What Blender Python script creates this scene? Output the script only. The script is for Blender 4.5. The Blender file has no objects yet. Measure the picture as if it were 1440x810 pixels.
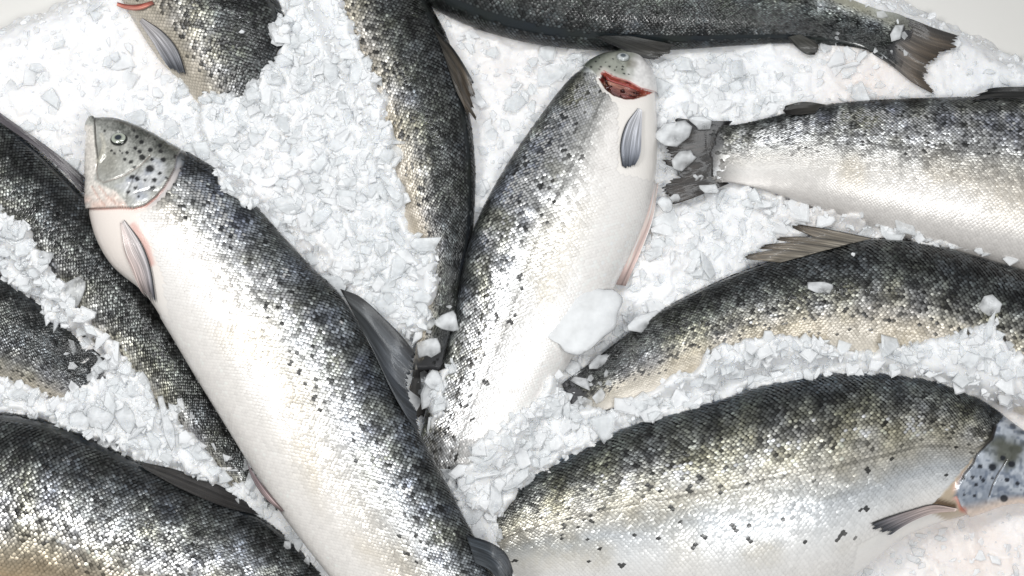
import bpy, math
import numpy as np

# ------------------------------------------------------------------ camera, world, lights, exposure
SC = bpy.context.scene
COL = SC.collection
LENS, TILT, DIST = 60.0, math.radians(13.0), 1.92
FWD = np.array([0.0, math.sin(TILT), -math.cos(TILT)])
UPV = np.array([0.0, math.cos(TILT), math.sin(TILT)])
RGT = np.array([1.0, 0.0, 0.0])
CAMP = -FWD * DIST
cam_data = bpy.data.cameras.new('camera')
cam_data.lens = LENS
cam_data.sensor_width = 36.0
cam_data.clip_end = 50.0
cam = bpy.data.objects.new('camera', cam_data)
cam.location = CAMP
cam.rotation_euler = (TILT, 0, 0)
COL.objects.link(cam)
SC.camera = cam

world = bpy.data.worlds.new('World')
SC.world = world
world.use_nodes = True
world.node_tree.nodes['Background'].inputs[0].default_value = (0.93, 0.96, 1.0, 1)
world.node_tree.nodes['Background'].inputs[1].default_value = 0.23

def area(name, loc, target, sx, sy, power, col=(1, 1, 1)):
    l = bpy.data.lights.new(name, 'AREA')
    l.shape = 'RECTANGLE'; l.size = sx; l.size_y = sy; l.energy = power; l.color = col
    o = bpy.data.objects.new(name, l)
    d = np.array(target, float) - np.array(loc, float)
    from mathutils import Vector
    o.location = loc
    o.rotation_euler = Vector(d).to_track_quat('-Z', 'Y').to_euler()
    COL.objects.link(o)
    return o

area('counter_lamp', (-1.05, 0.35, 1.7), (0, 0, 0), 0.8, 0.35, 19, (1.0, 1.0, 0.99))
area('counter_lamp', (0.55, -0.75, 1.9), (0, 0, 0), 0.9, 0.3, 18.5, (1.0, 1.0, 0.99))
area('counter_lamp', (0.15, 0.75, 2.2), (0, 0, 0), 1.4, 0.16, 16, (0.95, 0.98, 1.0))

SC.view_settings.view_transform = 'Standard'
SC.view_settings.look = 'None'
SC.view_settings.exposure = 0.0
SC.view_settings.gamma = 1.0
SC.cycles.use_denoising = True
SC.cycles.max_bounces = 10
SC.cycles.transmission_bounces = 8
SC.cycles.transparent_max_bounces = 20
SC.cycles.caustics_refractive = False
SC.cycles.caustics_reflective = False
SC.cycles.sample_clamp_indirect = 4.0

# ------------------------------------------------------------------ helpers
PXF = 36.0 / LENS / 1440.0
def P(px, py, z):
    """photo pixel -> point of the place at height z"""
    px = np.asarray(px, float); py = np.asarray(py, float); z = np.asarray(z, float)
    d = FWD + ((px - 720) * PXF)[..., None] * RGT + ((405 - py) * PXF)[..., None] * UPV
    t = (z - CAMP[2]) / d[..., 2]
    return CAMP + d * t[..., None]
def proj(p):
    q = p - CAMP
    dep = q @ FWD
    return 720 + (q @ RGT) / dep / PXF, 405 - (q @ UPV) / dep / PXF
MM = 0.001
PX = 0.0008            # metres per photo pixel, about

def lin(c):
    c = np.asarray(c, float) / 255.0
    return np.where(c <= 0.04045, c / 12.92, ((c + 0.055) / 1.055) ** 2.4)
def sstep(a, b, x):
    t = np.clip((x - a) / (b - a), 0, 1)
    return t * t * (3 - 2 * t)

def mesh_obj(name, V, F, mat, parent=None, cols=None, smooth=True):
    """F: list of int arrays (n,3) or (n,4)"""
    if not isinstance(F, list): F = [F]
    me = bpy.data.meshes.new(name)
    V = np.ascontiguousarray(V, dtype=np.float32)
    loops = np.concatenate([f.reshape(-1) for f in F]).astype(np.int32)
    tot = np.concatenate([np.full(len(f), f.shape[1]) for f in F]).astype(np.int32)
    start = np.concatenate([[0], np.cumsum(tot)[:-1]]).astype(np.int32)
    me.vertices.add(len(V)); me.vertices.foreach_set('co', V.reshape(-1))
    me.loops.add(len(loops)); me.loops.foreach_set('vertex_index', loops)
    me.polygons.add(len(tot)); me.polygons.foreach_set('loop_start', start)
    me.polygons.foreach_set('loop_total', tot)
    if smooth: me.polygons.foreach_set('use_smooth', np.ones(len(tot), bool))
    else: me.polygons.foreach_set('use_smooth', np.zeros(len(tot), bool))
    me.update(calc_edges=True)
    if cols is not None:
        at = me.attributes.new('Col', 'FLOAT_COLOR', 'POINT')
        c = np.ones((len(V), 4), np.float32); c[:, :cols.shape[1]] = cols
        at.data.foreach_set('color', c.reshape(-1))
    me.materials.append(mat)
    o = bpy.data.objects.new(name, me)
    COL.objects.link(o)
    if parent is not None: o.parent = parent
    return o

def grid_faces(nu, nv, wrap=False):
    i = np.arange(nu - 1)[:, None]; j = np.arange(nv if wrap else nv - 1)[None, :]
    j2 = (j + 1) % nv
    a = i * nv + j; b = i * nv + j2; c = (i + 1) * nv + j2; d = (i + 1) * nv + j
    return np.stack([a, b, c, d], -1).reshape(-1, 4)

def catmull(pts, s):
    """pts (n,k), s in 0..1 -> samples, chord-length parameter"""
    pts = np.asarray(pts, float); n = len(pts)
    d = np.concatenate([[0], np.cumsum(np.linalg.norm(np.diff(pts[:, :2], axis=0), axis=1))])
    d /= d[-1]
    m = np.zeros_like(pts)
    m[1:-1] = (pts[2:] - pts[:-2]) / (d[2:] - d[:-2])[:, None]
    m[0] = (pts[1] - pts[0]) / (d[1] - d[0]); m[-1] = (pts[-1] - pts[-2]) / (d[-1] - d[-2])
    k = np.clip(np.searchsorted(d, s, side='right') - 1, 0, n - 2)
    h = d[k + 1] - d[k]; t = (s - d[k]) / h
    t = t[:, None]; h = h[:, None]
    return ((2*t**3 - 3*t**2 + 1) * pts[k] + (t**3 - 2*t**2 + t) * h * m[k]
            + (-2*t**3 + 3*t**2) * pts[k+1] + (t**3 - t**2) * h * m[k+1])

def vnoise(x, y, seed):
    """smooth value noise on arrays"""
    xi = np.floor(x).astype(np.int64); yi = np.floor(y).astype(np.int64)
    fx = x - xi; fy = y - yi
    fx = fx*fx*(3-2*fx); fy = fy*fy*(3-2*fy)
    def h(a, b):
        n = (a * 374761393 + b * 668265263 + seed * 974711) & 0x7fffffff
        n = ((n ^ (n >> 13)) * 1274126177) & 0x7fffffff
        return ((n ^ (n >> 16)) & 0xffff) / 65535.0
    return (h(xi, yi)*(1-fx) + h(xi+1, yi)*fx)*(1-fy) + (h(xi, yi+1)*(1-fx) + h(xi+1, yi+1)*fx)*fy

def seg_dist(px, py, poly, closed=False):
    d = np.full(np.shape(px), 1e9)
    n = len(poly)
    for k in range(n if closed else n - 1):
        ax, ay = poly[k][:2]; bx, by = poly[(k + 1) % n][:2]
        ex, ey = bx - ax, by - ay
        t = np.clip(((px - ax) * ex + (py - ay) * ey) / (ex*ex + ey*ey + 1e-12), 0, 1)
        d = np.minimum(d, np.hypot(px - ax - t*ex, py - ay - t*ey))
    return d
def inside(px, py, poly):
    r = np.zeros(np.shape(px), bool); n = len(poly)
    for k in range(n):
        ax, ay = poly[k]; bx, by = poly[(k + 1) % n]
        if ay == by: continue
        c = ((ay > py) != (by > py)) & (px < (bx - ax) * (py - ay) / (by - ay) + ax)
        r ^= c
    return r

# ------------------------------------------------------------------ materials
def new_mat(name):
    m = bpy.data.materials.new(name); m.use_nodes = True
    nt = m.node_tree; b = nt.nodes['Principled BSDF']
    return m, nt, b
def attr_mat(name, rough, metal_from_alpha=0.0, coat=0.0, bump=0.0, bscale=900, spec=0.5, sss=0.0):
    m, nt, b = new_mat(name)
    a = nt.nodes.new('ShaderNodeAttribute'); a.attribute_name = 'Col'
    nt.links.new(a.outputs['Color'], b.inputs['Base Color'])
    if metal_from_alpha > 0:
        mu = nt.nodes.new('ShaderNodeMath'); mu.operation = 'MULTIPLY'; mu.inputs[1].default_value = metal_from_alpha
        nt.links.new(a.outputs['Alpha'], mu.inputs[0]); nt.links.new(mu.outputs[0], b.inputs['Metallic'])
    b.inputs['Roughness'].default_value = rough
    b.inputs['Specular IOR Level'].default_value = spec
    b.inputs['Coat Weight'].default_value = coat
    b.inputs['Coat Roughness'].default_value = 0.08
    if sss:
        b.inputs['Subsurface Weight'].default_value = sss
        b.inputs['Subsurface Radius'].default_value = (0.006, 0.003, 0.002)
    if bump:
        t = nt.nodes.new('ShaderNodeTexCoord'); n = nt.nodes.new('ShaderNodeTexNoise')
        n.inputs['Scale'].default_value = bscale; n.inputs['Detail'].default_value = 3
        bp = nt.nodes.new('ShaderNodeBump'); bp.inputs['Strength'].default_value = bump; bp.inputs['Distance'].default_value = 0.001
        nt.links.new(t.outputs['Object'], n.inputs['Vector']); nt.links.new(n.outputs[0], bp.inputs['Height'])
        nt.links.new(bp.outputs[0], b.inputs['Normal'])
    return m
M_SKIN = attr_mat('wet_fish_skin', 0.30, 0.35, coat=0.6, bump=0.25, bscale=500)
M_SCALE = attr_mat('silver_fish_scales', 0.33, 0.8, coat=0.12)
M_FIN = attr_mat('wet_fin_membrane', 0.45, 0.0, coat=0.12, bump=0.35, bscale=700)
M_EYE = attr_mat('wet_eye', 0.08, 0.0, coat=1.0)

def ice_mat(name, trans, rough, tint, bump, bscale, attr=False, sss=0.0):
    m, nt, b = new_mat(name)
    b.inputs['Base Color'].default_value = (*tint, 1)
    b.inputs['Roughness'].default_value = rough
    b.inputs['IOR'].default_value = 1.31
    b.inputs['Transmission Weight'].default_value = trans
    if sss:
        b.inputs['Subsurface Weight'].default_value = sss
        b.inputs['Subsurface Radius'].default_value = (0.012, 0.013, 0.015)
        b.inputs['Subsurface Scale'].default_value = 1.0
    if attr:
        a = nt.nodes.new('ShaderNodeAttribute'); a.attribute_name = 'Col'
        nt.links.new(a.outputs['Color'], b.inputs['Base Color'])
    t = nt.nodes.new('ShaderNodeTexCoord'); n = nt.nodes.new('ShaderNodeTexNoise')
    n.inputs['Scale'].default_value = bscale; n.inputs['Detail'].default_value = 5; n.inputs['Roughness'].default_value = 0.6
    bp = nt.nodes.new('ShaderNodeBump'); bp.inputs['Strength'].default_value = bump; bp.inputs['Distance'].default_value = 0.002
    nt.links.new(t.outputs['Object'], n.inputs['Vector']); nt.links.new(n.outputs[0], bp.inputs['Height'])
    nt.links.new(bp.outputs[0], b.inputs['Normal'])
    return m
M_BED = ice_mat('packed_crushed_ice', 0.0, 0.2, (0.9, 0.92, 0.94), 0.35, 230, attr=True, sss=0.6)
def shard_mat(name, clear, tint, bump, bscale, rough=0.22, sss=0.0):
    """frosted ice: scatters, lets light through and shows some of what lies behind"""
    m, nt, b = new_mat(name)
    b.inputs['Base Color'].default_value = (*tint, 1)
    b.inputs['Roughness'].default_value = rough; b.inputs['IOR'].default_value = 1.31
    b.inputs['Subsurface Weight'].default_value = sss; b.inputs['Subsurface Radius'].default_value = (0.008, 0.009, 0.010); b.inputs['Subsurface Scale'].default_value = 1.0
    t = nt.nodes.new('ShaderNodeTexCoord'); n = nt.nodes.new('ShaderNodeTexNoise')
    n.inputs['Scale'].default_value = bscale; n.inputs['Detail'].default_value = 4
    bp = nt.nodes.new('ShaderNodeBump'); bp.inputs['Strength'].default_value = bump; bp.inputs['Distance'].default_value = 0.002
    nt.links.new(t.outputs['Object'], n.inputs['Vector']); nt.links.new(n.outputs[0], bp.inputs['Height'])
    nt.links.new(bp.outputs[0], b.inputs['Normal'])
    tl = nt.nodes.new('ShaderNodeBsdfTranslucent'); tl.inputs[0].default_value = (*tint, 1)
    tp = nt.nodes.new('ShaderNodeBsdfTransparent'); tp.inputs[0].default_value = (0.985, 0.99, 0.995, 1)
    b.inputs['Specular IOR Level'].default_value = 0.0
    fr = nt.nodes.new('ShaderNodeFresnel'); fr.inputs['IOR'].default_value = 1.14; nt.links.new(bp.outputs[0], fr.inputs['Normal'])
    gs = nt.nodes.new('ShaderNodeBsdfGlossy'); gs.inputs['Roughness'].default_value = rough; nt.links.new(bp.outputs[0], gs.inputs['Normal'])
    m3 = nt.nodes.new('ShaderNodeMixShader')
    m1 = nt.nodes.new('ShaderNodeMixShader'); m1.inputs[0].default_value = 0.08
    m2 = nt.nodes.new('ShaderNodeMixShader')
    rp = nt.nodes.new('ShaderNodeMapRange'); rp.inputs[1].default_value = 0.3; rp.inputs[2].default_value = 0.7
    rp.inputs[3].default_value = clear * 0.45; rp.inputs[4].default_value = min(1, clear * 1.45)
    n2 = nt.nodes.new('ShaderNodeTexNoise'); n2.inputs['Scale'].default_value = 60
    nt.links.new(t.outputs['Object'], n2.inputs['Vector']); nt.links.new(n2.outputs[0], rp.inputs[0]); nt.links.new(rp.outputs[0], m2.inputs[0])
    nt.links.new(b.outputs[0], m1.inputs[1]); nt.links.new(tl.outputs[0], m1.inputs[2])
    nt.links.new(m1.outputs[0], m2.inputs[1]); nt.links.new(tp.outputs[0], m2.inputs[2])
    nt.links.new(fr.outputs[0], m3.inputs[0]); nt.links.new(m2.outputs[0], m3.inputs[1]); nt.links.new(gs.outputs[0], m3.inputs[2])
    nt.links.new(m3.outputs[0], nt.nodes['Material Output'].inputs['Surface'])
    return m
M_FLAKE = shard_mat('frosted_ice_flakes', 0.30, (0.95, 0.96, 0.97), 0.3, 200, 0.06)
M_CLEAR = shard_mat('clear_ice_flakes', 0.56, (0.93, 0.95, 0.96), 0.35, 160, 0.07)
M_CHUNK = shard_mat('clear_ice_pieces', 0.58, (0.93, 0.945, 0.955), 0.4, 150, 0.10)
M_LUMP = shard_mat('milky_ice_lump', 0.24, (0.90, 0.915, 0.925), 0.5, 110, 0.12)
M_COUNTER, _nt, _b = new_mat('off_white_counter')
_b.inputs['Roughness'].default_value = 0.45
_n = _nt.nodes.new('ShaderNodeTexNoise'); _n.inputs['Scale'].default_value = 25
_r = _nt.nodes.new('ShaderNodeValToRGB')
_r.color_ramp.elements[0].color = (*lin((210, 208, 203)), 1); _r.color_ramp.elements[1].color = (*lin((220, 218, 214)), 1)
_nt.links.new(_n.outputs[0], _r.inputs[0]); _nt.links.new(_r.outputs[0], _b.inputs['Base Color'])

# ------------------------------------------------------------------ fish
KB = 0.52                                     # half thickness / half depth
_ps = np.linspace(-0.6, math.pi + 0.6, 4001)
_ds = np.sqrt(np.sin(_ps)**2 + (KB*np.cos(_ps))**2)
_as = np.concatenate([[0], np.cumsum((_ds[1:] + _ds[:-1]) / 2 * np.diff(_ps))])
_s0 = np.interp(0, _ps, _as); _s1 = np.interp(math.pi, _ps, _as)
GIRTH = _s1 - _s0                             # half girth of a section of half depth 1
_as = (_as - _s0) / (_s1 - _s0)               # 0 at dorsal edge, 1 at ventral edge
def psi_of(q): return np.interp(q, _as, _ps)
def q_of(psi): return np.interp(psi, _ps, _as)

# palette over t (0 dorsal midline .. 1 belly midline), sRGB
PAL_T = np.array([0.0, 0.09, 0.18, 0.30, 0.42, 0.52, 0.66, 0.82, 1.0])
PAL = {
 'silver': [(32,36,38),(28,32,33),(54,59,62),(122,127,130),(200,203,204),(226,225,221),(222,216,206),(235,230,224),(242,237,231)],
 'dark':   [(36,40,42),(26,29,29),(34,38,37),(70,74,71),(140,139,133),(186,179,165),(212,206,196),(228,223,216),(236,231,225)],
 'blue':   [(58,72,88),(36,44,48),(46,50,48),(92,93,86),(172,168,152),(206,200,184),(200,204,207),(228,227,225),(240,236,231)],
 'tan':    [(32,36,38),(28,32,33),(54,59,62),(118,122,124),(190,190,186),(196,184,160),(206,180,142),(226,208,182),(238,226,210)],
 'pale':   [(36,40,38),(40,44,43),(96,100,98),(188,190,186),(222,223,220),(230,229,224),(236,232,225),(242,239,235),(246,242,238)],
}
FISH_ALL = []

class Fish: pass

def slim(D, V, k):
    return [(a[0] + k * (b[0] - a[0]), a[1] + k * (b[1] - a[1])) for a, b in zip(D, V)]

def make_fish(name, label, D, V, z, roll=0.0, pal='silver', seed=0, gill=0.16, pitch=4.3, nspots=150,
              spot_t=(0.08, 0.5), head_fn=None, head_pal=None, tint=(1, 1, 1), dense=(150, 96), dark=1.0,
              tail_col=(58, 58, 60), tail_light=0.0, cream_t=0.46, metal_k=1.0, lone_f=0.1, slimk=1.0, group='whole salmon laid on the ice'):
    rng = np.random.default_rng(seed)
    root = bpy.data.objects.new(name, None); COL.objects.link(root)
    root['label'] = label; root['category'] = 'fish'; root['group'] = group
    if slimk != 1: V = slim(D, V, slimk)
    D = np.array(D, float); Vn = np.array(V, float)
    n = len(D)
    if np.isscalar(z): z = [(0, z), (1, z)]
    mid = (D + Vn) / 2
    st = np.concatenate([[0], np.cumsum(np.linalg.norm(np.diff(mid, axis=0), axis=1))])
    st /= st[-1]
    zz = np.interp(st, [a for a, _ in z], [b for _, b in z])
    WD = P(D[:, 0], D[:, 1], zz); WV = P(Vn[:, 0], Vn[:, 1], zz)
    C = (WD + WV) / 2; E = (WD - WV) / 2
    ctrl = np.concatenate([C, E], 1)
    f = Fish(); f.root = root; f.roll = roll; f.name = name
    # resample on dense table, with a rounded nose
    s = np.linspace(0, 1, 700)
    T = catmull(ctrl, s)
    c0, e0 = T[0, :3], T[0, 3:]
    ax = T[0, :3] - T[6, :3]; ax /= np.linalg.norm(ax)
    a0 = np.linalg.norm(e0)
    k = np.linspace(math.pi/2 * 0.98, 0, 14)[:-1]
    nose = np.array([np.concatenate([c0 + ax * a0 * 0.75 * math.sin(q), e0 * math.cos(q)]) for q in k])
    T = np.concatenate([nose, T])
    L = np.concatenate([[0], np.cumsum(np.linalg.norm(np.diff(T[:, :3], axis=0), axis=1))])
    f.L = L[-1]; U = L / L[-1]
    f.U, f.T = U, T
    def axis(u):
        R = np.stack([np.interp(u, U, T[:, i]) for i in range(6)], -1)
        return R[..., :3], R[..., 3:]
    def surf(u, psi, off=0.0):
        c, e = axis(u)
        a = np.linalg.norm(e, axis=-1)
        eh = e / a[..., None]
        kb = KB * (1 + 0.18 * sstep(0.12, 0.0, u))
        b = kb * a * (1 - 0.985 * sstep(0.82, 1.0, u))
        cp, sp = np.cos(psi), np.sin(psi)
        p = c + eh * (a * cp)[..., None] + np.array([0, 0, 1.0]) * (b * sp)[..., None]
        nn = eh * (cp / a)[..., None] + np.array([0, 0, 1.0]) * (sp / b)[..., None]
        nn /= np.linalg.norm(nn, axis=-1)[..., None]
        return p + nn * np.asarray(off)[..., None], nn
    f.surf = surf; f.axis = axis
    def t_of(psi, u):
        t = q_of(psi) - roll / math.pi
        t = np.abs(t)
        return np.where(t > 1, 2 - t, t)
    palc = lin(np.array(PAL[pal])) * np.array(tint)
    def colour(t, u, x, y):
        w = t + 0.05 * (vnoise(x / 40, y / 40, seed) - 0.5) + 0.025 * (vnoise(x / 12, y / 12, seed + 3) - 0.5)
        w = np.clip(w / (dark * (1 - tail_light * sstep(0.5, 0.8, u))), 0, 1)
        c = np.stack([np.interp(w, PAL_T, palc[:, i]) for i in range(3)], -1)
        hn = vnoise(x / 34 + 7, y / 34, seed + 40) + 0.5 * vnoise(x / 11, y / 11, seed + 41) - 0.75
        dz = sstep(0.62, 0.3, w)
        c = c * (1 + (hn * dz)[..., None] * np.array([0.20, 0.12, -0.34]))
        bn = sstep(0.45, 0.75, vnoise(x / 60, y / 60, seed + 42)) * sstep(0.45, 0.6, w) * sstep(0.95, 0.75, w)
        bn = bn * (0.6 + 0.4 * vnoise(x / 6, y / 6, seed + 43))
        return c * (1 - bn[..., None] * np.array([0.16, 0.20, 0.28]))
    # ---- body: one continuous mesh, finer on the head
    nh, nb = dense
    us = np.concatenate([np.linspace(0, gill * 1.25, nh, endpoint=False), np.linspace(gill * 1.25, 1, nb)])
    us[0] = 1e-5
    npsi_top = 110 if head_fn else 64
    ps = np.concatenate([np.linspace(-0.2, math.pi + 0.2, npsi_top), np.linspace(math.pi + 0.2, 2*math.pi - 0.2, 18)[1:-1]])
    uu, pp = np.meshgrid(us, ps, indexing='ij')
    p, nn = surf(uu, pp)
    xx, yy = proj(p.reshape(-1, 3)); xx = xx.reshape(uu.shape); yy = yy.reshape(uu.shape)
    ppn = np.where(pp > 1.5 * math.pi, pp - 2 * math.pi, pp)
    tt = t_of(np.clip(ppn, -0.6, math.pi + 0.6), uu)
    cb = colour(tt, uu, xx, yy)
    scaled = sstep(gill * 0.97, gill * 1.03, uu)
    cb = cb * (1 - scaled[..., None] * (0.88 * sstep(0.62, 0.42, tt / dark) * sstep(0.02, 0.08, tt))[..., None])
    tl_ = sstep(0.965, 0.99, uu)
    cb = cb * (1 - tl_[..., None]) + lin(tail_col) * tl_[..., None]
    met = 0.4 * sstep(0.1, 0.4, tt) * sstep(0.75, 0.5, tt)
    hd = np.zeros(uu.shape)
    if head_fn:
        cb, hd, met = head_fn(f, xx, yy, uu, tt, ppn, cb, met)
    else:
        # plain head: gill-cover step and speckles
        rear = gill * (0.96 - 0.28 * (np.abs(tt - 0.55) / 0.55) ** 2)
        hd = 2.2 * MM * sstep(gill * 0.45, gill * 0.9, uu) * (uu < rear)
        red = np.exp(-((uu - rear) / 0.004) ** 2) * (tt > 0.2)
        cb = cb * (1 - red[..., None]) + lin((150, 90, 80)) * red[..., None]
    vis = np.sin(ppn) > -0.15
    p = p + nn * (hd * vis)[..., None]
    Vv = np.concatenate([p.reshape(-1, 3), [p[0].mean(0)], [p[-1].mean(0)]])
    Fq = grid_faces(len(us), len(ps), wrap=True)
    m_ = len(ps); nose_i = len(us) * m_; j = np.arange(m_); j2 = (j + 1) % m_
    Fn = np.stack([np.full(m_, nose_i), j2, j], -1)
    base = (len(us) - 1) * m_
    Ft = np.stack([np.full(m_, nose_i + 1), base + j, base + j2], -1)
    cols = np.concatenate([np.concatenate([cb, met[..., None]], -1).reshape(-1, 4), [[*cb[0, 0], 0.2]], [[*cb[-1, 0], 0.2]]])
    f.body = mesh_obj('body', Vv, [Fq, Fn, Ft], M_SKIN, root, cols)
    # ---- height samples for fins and ice
    u2, p2 = np.meshgrid(np.linspace(0.002, 1, 520), np.linspace(0, math.pi, 120), indexing='ij')
    S, _ = surf(u2, p2); S = S.reshape(-1, 3)
    f.S = S; f.Sx, f.Sy = proj(S)
    # ---- scales
    la = np.array([np.linalg.norm(T[:, 3:], axis=1)])[0]
    amax = la.max()
    # rows by arc, columns by length with pitch shrinking with depth
    halfgirth = amax * GIRTH
    rows = int(halfgirth / (pitch * PX * 0.66))
    cu = [gill * 0.80]
    while cu[-1] < 0.998:
        a_ = np.interp(cu[-1], U, la) / amax
        cu.append(cu[-1] + pitch * PX * (0.5 + 0.5 * min(1, a_ * 1.15)) / f.L)
    cu = np.array(cu); du = np.gradient(cu)
    q = np.arange(-0.06, 1.06, 1.0 / rows)
    jj = np.arange(len(q))
    ii = np.arange(len(cu))
    IU, JQ = np.meshgrid(ii, jj, indexing='ij')
    keep = (JQ % 2 == 0)
    uc = cu[IU] + np.where(JQ % 2 == 0, 0, 0.5) * du[IU]
    # staggered lattice: even rows at cu, odd rows shifted by half a pitch
    uc = uc.reshape(-1); qc = q[JQ.reshape(-1)] ; duc = du[IU.reshape(-1)]
    # use every row (row step = half of the scale width -> imbricated)
    sel = np.ones(len(uc), bool)
    N = len(uc)
    uc = uc + rng.normal(0, 0.07, N) * duc
    qc = qc + rng.normal(0, 0.05, N) / rows
    psc = psi_of(qc)
    pc, nc = surf(uc, psc)
    xc, yc = proj(pc)
    tc = t_of(psc, uc)
    f.gill = gill
    rear = gill * (1.0 - 0.30 * (np.abs(tc - 0.55) / 0.55) ** 2)
    if hasattr(f, 'scale_mask'): sel &= f.scale_mask(xc, yc, uc, tc)
    else: sel &= uc > rear
    sel &= uc < 0.980 + 0.008 * np.cos(qc * math.pi * 2) + 0.045 * (vnoise(xc / 5, yc / 5, seed + 31) - 0.5)
    sel &= tc > 0.015 + 0.015 * vnoise(xc / 6, yc / 6, seed + 30)
    sel &= (xc > -260) & (xc < 1700) & (yc > -260) & (yc < 1070)
    uc, qc, duc, psc, pc, nc, xc, yc, tc = [a[sel] for a in (uc, qc, duc, psc, pc, nc, xc, yc, tc)]
    N = len(uc)
    lightness = colour(tc, uc, xc, yc)
    lum = lightness.mean(-1)
    r = rng.random(N)
    g = rng.normal(0, 1, N)
    darkzone = sstep(0.60, 0.32, tc / dark)            # 1 on the back
    # bright / dark scale-to-scale pigment on the back and flank
    patch = vnoise(xc / 16, yc / 16, seed + 9) - 0.5
    gain = np.exp(g * (0.03 + 0.42 * darkzone) + patch * 1.7 * darkzone)
    cen = lightness * gain[:, None]
    cen = cen * (1 + 0.55 * darkzone)[:, None] + (darkzone * 0.05 * (0.3 + r + patch))[:, None] * np.array([0.97, 1.0, 1.0])
    # black spots, single scales and clusters
    spot = np.zeros(N)
    sp_u = rng.uniform(gill, 0.97, nspots); sp_t = rng.uniform(*spot_t, nspots)
    sp_r = rng.uniform(0.5, 1.15, nspots) * 3.6 * PX
    su, st_ = sp_u * f.L, None
    for k_ in range(nspots):
        dd = np.hypot((uc - sp_u[k_]) * f.L, (tc - sp_t[k_]) * halfgirth)
        spot = np.maximum(spot, (dd < sp_r[k_]) * 1.0)
    lone = rng.random(N) < lone_f * sstep(0.62, 0.35, tc / dark) 
    spot = np.maximum(spot, lone * 0.85)
    cen = cen * (1 - 0.93 * spot[:, None]) + spot[:, None] * 0.012
    cen = cen * (1 - 0.35 * (np.abs(tc - 0.455) < 0.5 / rows))[:, None]
    te = sstep(0.93, 0.995, uc)[:, None]
    cen = cen * (1 - 0.72 * te) + 0.25 * lin(tail_col) * te
    cen = np.clip(cen, 0.008, 0.92)
    rimz = sstep(0.80, 0.45, tc / dark)
    rim = cen * (1 - 0.60 * rimz - 0.07)[:, None]
    metal = metal_k * (0.30 + 0.55 * sstep(0.05, 0.35, tc)) * (1 - 0.78 * sstep(0.46, 0.70, tc)) * (1 - 0.7 * spot)
    gl = cen.mean(-1, keepdims=True)
    cen = cen + (gl - cen) * (0.38 * metal)[:, None]
    rim = rim + (rim.mean(-1, keepdims=True) - rim) * (0.4 * metal)[:, None]
    if head_fn:                                       # scales thin out into the smooth pale breast
        cw = sstep(cream_t, cream_t + 0.16, tc) * sstep(0.44, 0.24, uc)
        cream = lin((234, 230, 226)) * np.ones((N, 3))
        cen = cen * (1 - cw)[:, None] + cream * cw[:, None]; rim = rim * (1 - cw)[:, None] + 0.95 * cream * cw[:, None]
        metal = metal * (1 - cw)
    # template: (along, across, lift, tone 0 rim..1 centre)
    tm = np.array([(-0.95, 0, -0.25, 0), (-0.35, -0.85, 0.02, 0), (-0.35, 0.85, 0.02, 0), (0.35, -0.72, 0.22, .25), (0.35, 0.72, 0.22, .25),
                   (0.82, -0.38, 0.36, .30), (0.82, 0.38, 0.36, .30), (1.0, 0, 0.40, .30), (0.15, 0, 0.42, 1)])
    nv = len(tm)
    hl = duc * (0.80 - 0.26 * darkzone)                                  # half length in u
    hq = (1.12 - 0.30 * darkzone) / rows                    # half width in q
    belly = sstep(0.55, 0.8, tc)
    cn1 = vnoise(xc / 9, yc / 9, seed + 21) - 0.5; cn2 = vnoise(xc / 9, yc / 9, seed + 22) - 0.5
    ta = (rng.normal(0, 1, N) * 0.12 + 0.55 * cn1) * (1 - 0.8 * belly); tb = (rng.normal(0, 1, N) * 0.12 + 0.55 * cn2) * (1 - 0.8 * belly)
    th = pitch * PX * 0.30
    al, ac, lf, tn = tm.T
    u9 = uc[:, None] + hl[:, None] * al
    q9 = qc[:, None] + hq[:, None] * ac
    relief = (1 - 0.25 * belly)[:, None]
    h9 = th * (lf * relief + ta[:, None] * al + tb[:, None] * ac) + 0.35 * MM
    p9, _ = surf(np.clip(u9, 1e-4, 1.0), psi_of(q9), h9)
    c9 = rim[:, None, :] * (1 - tn)[None, :, None] + cen[:, None, :] * tn[None, :, None]
    fan = np.array([(8, 0, 1), (8, 1, 3), (8, 3, 5), (8, 5, 7), (8, 7, 6), (8, 6, 4), (8, 4, 2), (8, 2, 0)])
    Fs = (np.arange(N)[:, None, None] * nv + fan[None]).reshape(-1, 3)
    m9 = np.repeat(metal[:, None], nv, 1)
    sc = mesh_obj('scales', p9.reshape(-1, 3), Fs, M_SCALE, root,
                  np.concatenate([c9, m9[..., None]], -1).reshape(-1, 4))
    sc['kind'] = 'stuff'
    f.nscales = N
    FISH_ALL.append(f)
    return f

def zsurf(f, px, py):
    d2 = (f.Sx - px)**2 + (f.Sy - py)**2
    k = np.argmin(d2)
    near = np.where(d2 < max(d2[k] * 1.05, 9))[0]
    return f.S[near, 2].max(), math.sqrt(d2[k])

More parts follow.
